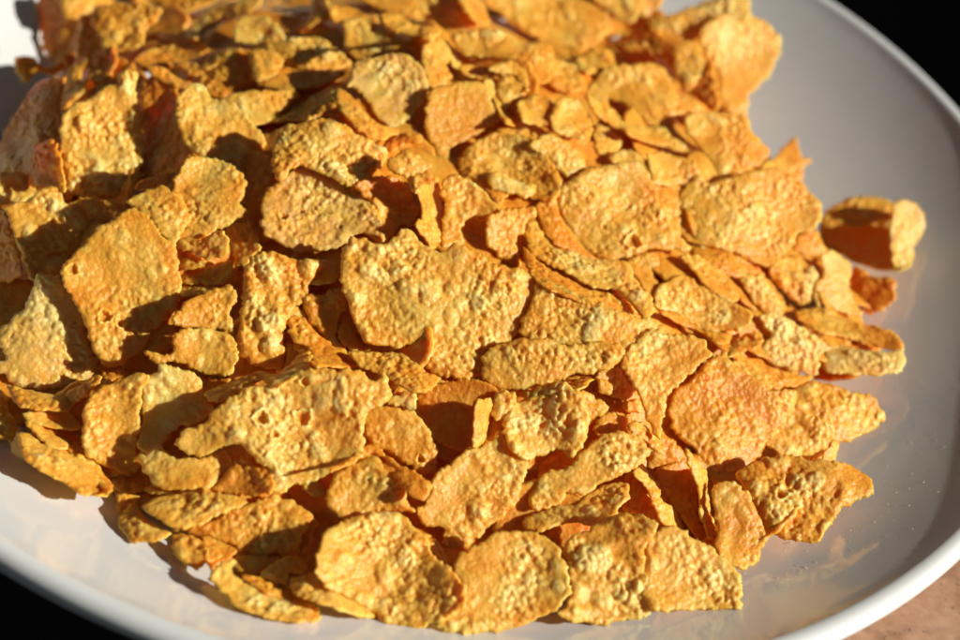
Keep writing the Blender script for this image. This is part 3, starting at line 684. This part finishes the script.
# the bed of flakes under the ones in full view
bed = []
ga = math.pi*(3-math.sqrt(5)); K = 160
for i in range(K):
    r = 97*math.sqrt((i+.5)/K); a = i*ga+.4
    x = PC[0]+r*math.cos(a)+rng.normal(0, 3); y = PC[1]+r*math.sin(a)+rng.normal(0, 3)
    bed.append((x, y))
bed.sort(key=lambda p: -p[1])
SIL = np.array([(62, -300), (62, 0), (70, 50), (15, 70), (5, 130), (-60, 200), (-60, 400), (10, 425), (30, 460), (105, 485), (130, 530), (180, 565), (230, 595), (300, 612), (400, 620), (500, 628), (560, 615), (733, 600), (762, 555), (800, 535), (862, 495), (820, 465), (872, 420), (860, 385), (898, 362), (885, 300), (830, 255), (820, 205), (785, 150), (742, 112), (772, 50), (740, -10), (700, -300)], float)
def covered(px): return inside(px, SIL).all()
count = 0
for (x, y) in bed:
    z = surf_z(x, y); n = heap_normal((x, y))+rng.normal(0, .16, 3); n /= np.linalg.norm(n)
    a_ = np.cross(n, [0, 1, 0]); a_ /= np.linalg.norm(a_); b_ = np.cross(n, a_)
    R = rng.uniform(9.5, 13.5); k = 11; ph = rng.uniform(0, 6.28); el = rng.uniform(.75, 1.0)
    pts = []
    for j in range(k):
        th = 2*math.pi*j/k+rng.normal(0, .06); rr = R*(1+.13*math.sin(2*th+ph)+rng.normal(0, .07))
        pts.append(np.array([x, y, z])+a_*rr*math.cos(th)+b_*rr*math.sin(th)*el)
    px, _ = project(np.array(pts))
    if px[:, 0].max() < BX0+30 or px[:, 0].min() > BX1-30 or px[:, 1].max() < BY0+30: continue
    for _ in range(8):
        if covered(px): break
        c0 = px.mean(0); px = c0+(px-c0)*.86+(np.array([430, 300])-c0)*.02
    else: continue
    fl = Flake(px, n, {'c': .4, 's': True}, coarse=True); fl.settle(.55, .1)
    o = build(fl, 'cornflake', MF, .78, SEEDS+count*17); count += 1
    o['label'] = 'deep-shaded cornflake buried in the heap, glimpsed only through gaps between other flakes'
    o['category'] = 'cornflake'; o['group'] = GROUP
rng = np.random.default_rng(77)
rows.sort(key=lambda r: (r['L'], r['P'][:, 1].mean()))
for r in rows:
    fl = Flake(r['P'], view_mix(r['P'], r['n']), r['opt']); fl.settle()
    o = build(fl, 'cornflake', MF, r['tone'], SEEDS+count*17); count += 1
    if 'K' in r['opt']:
        par = next(x for x in C.objects if 'rolled tube' in x.get('label', ''))
        o.name = r['label']; o.parent = par; o.location = o.location-par.location; continue
    o['label'] = r['label']; o['category'] = 'cornflake'; o['group'] = GROUP
print('flakes', count, 'verts', MESHN[0])

# crumbs on the plate
vs, fs = [], []
g = np.random.default_rng(5)
for i in range(900):
    px = np.array([g.uniform(560, 958), g.uniform(380, 636)])
    d = ray(px); q = CAM+(8-CAM[2])/d[2]*d
    rr = math.hypot(q[0]-PC[0], q[1]-PC[1])
    if rr < 92 or rr > 117: continue
    z = plate_z(rr); s = .035+.10*g.random()**3; k = len(vs)
    for v in ((1, 0, 0), (-.5, .87, 0), (-.6, -.8, 0), (.1, .1, 1.2), (0, 0, -.5)):
        vs.append((q[0]+s*v[0]*g.uniform(.6, 1.3), q[1]+s*v[1]*g.uniform(.6, 1.3), z+s*.3+s*v[2]))
    fs += [(k, k+1, k+3), (k+1, k+2, k+3), (k+2, k, k+3), (k+1, k, k+4), (k+2, k+1, k+4), (k, k+2, k+4)]
mc, nt, b = newmat('crumb'); v = N(nt, 'ShaderNodeTexCoord').outputs['Object']
nt.links.new(ramp(nt, noise(nt, v, 900), [(.3, (.75, .6, .35)), (.7, (.8, .75, .6))]), b.inputs['Base Color'])
cr = pymesh('crumbs', vs, fs, mc, False); cr['kind'] = 'stuff'; cr['label'] = 'pale specks of crumb dust scattered on the bare plate at lower right'; cr['category'] = 'crumbs'

# ------------------------------------------------------------------ table top and floor
def slab(name, poly, z0, z1, mat):
    n = len(poly); vs = [(x, y, z1) for x, y in poly]+[(x, y, z0) for x, y in poly]
    fs = [tuple(range(n)), tuple(range(2*n-1, n-1, -1))]+[((i+1) % n, i, n+i, n+(i+1) % n) for i in range(n)]
    o = pymesh(name, vs, fs, mat, False); o['kind'] = 'structure'; return o
slab('table_top', [(35, -135), (420, -160), (420, 40), (60, 60)], -22, 0, marble_material())
slab('floor', [(-4000, -4000), (4000, -4000), (4000, 4000), (-4000, 4000)], -740, -730, dark_material('dark floor', (.0012, .0012, .0014), .9))

# ------------------------------------------------------------------ light
w = bpy.data.worlds.new('World'); scene.world = w; w.use_nodes = True
SUN_EL, SUN_AZ = math.radians(28.5), math.radians(-6)      # azimuth measured from +x towards +y
sky = w.node_tree.nodes.new('ShaderNodeTexSky'); sky.sky_type = 'NISHITA'; sky.sun_disc = False
sky.sun_elevation = SUN_EL; sky.sun_rotation = math.pi/2-SUN_AZ; sky.air_density = .5; sky.dust_density = .6; sky.ozone_density = .5
bg = w.node_tree.nodes['Background']; hs = w.node_tree.nodes.new('ShaderNodeHueSaturation'); hs.inputs['Saturation'].default_value = .25; hs.inputs['Value'].default_value = .45; w.node_tree.links.new(sky.outputs[0], hs.inputs['Color']); w.node_tree.links.new(hs.outputs[0], bg.inputs[0]); bg.inputs[1].default_value = 0.05
sl = bpy.data.lights.new('sun', 'SUN'); sl.energy = 5; sl.angle = math.radians(.5); sl.color = (1, .94, .84)
so = bpy.data.objects.new('sun', sl); C.objects.link(so)
sd = Vector((math.cos(SUN_EL)*math.cos(SUN_AZ), math.cos(SUN_EL)*math.sin(SUN_AZ), math.sin(SUN_EL)))
so.rotation_euler = sd.to_track_quat('Z', 'Y').to_euler()

# ------------------------------------------------------------------ camera
cd = bpy.data.cameras.new('camera'); cam = bpy.data.objects.new('camera', cd); C.objects.link(cam); scene.camera = cam
from mathutils import Matrix
M = Matrix(((RT[0], UP[0], -FW[0], CAM[0]*S), (RT[1], UP[1], -FW[1], CAM[1]*S), (RT[2], UP[2], -FW[2], CAM[2]*S), (0, 0, 0, 1)))
cam.matrix_world = M
cd.sensor_width = 36; cd.angle = HF; cd.clip_start = .01; cd.clip_end = 50
cd.dof.use_dof = True; cd.dof.focus_distance = 304*S; cd.dof.aperture_fstop = 11; cd.dof.aperture_blades = 7
scene.view_settings.view_transform = 'Standard'; scene.view_settings.look = 'None'
scene.view_settings.exposure = .15; scene.view_settings.gamma = 1
scene.render.engine = 'CYCLES'; scene.cycles.max_bounces = 8; scene.cycles.diffuse_bounces = 5; scene.cycles.use_adaptive_sampling = True; scene.cycles.adaptive_threshold = .04
scene.render.resolution_x = 1024; scene.render.resolution_y = 683
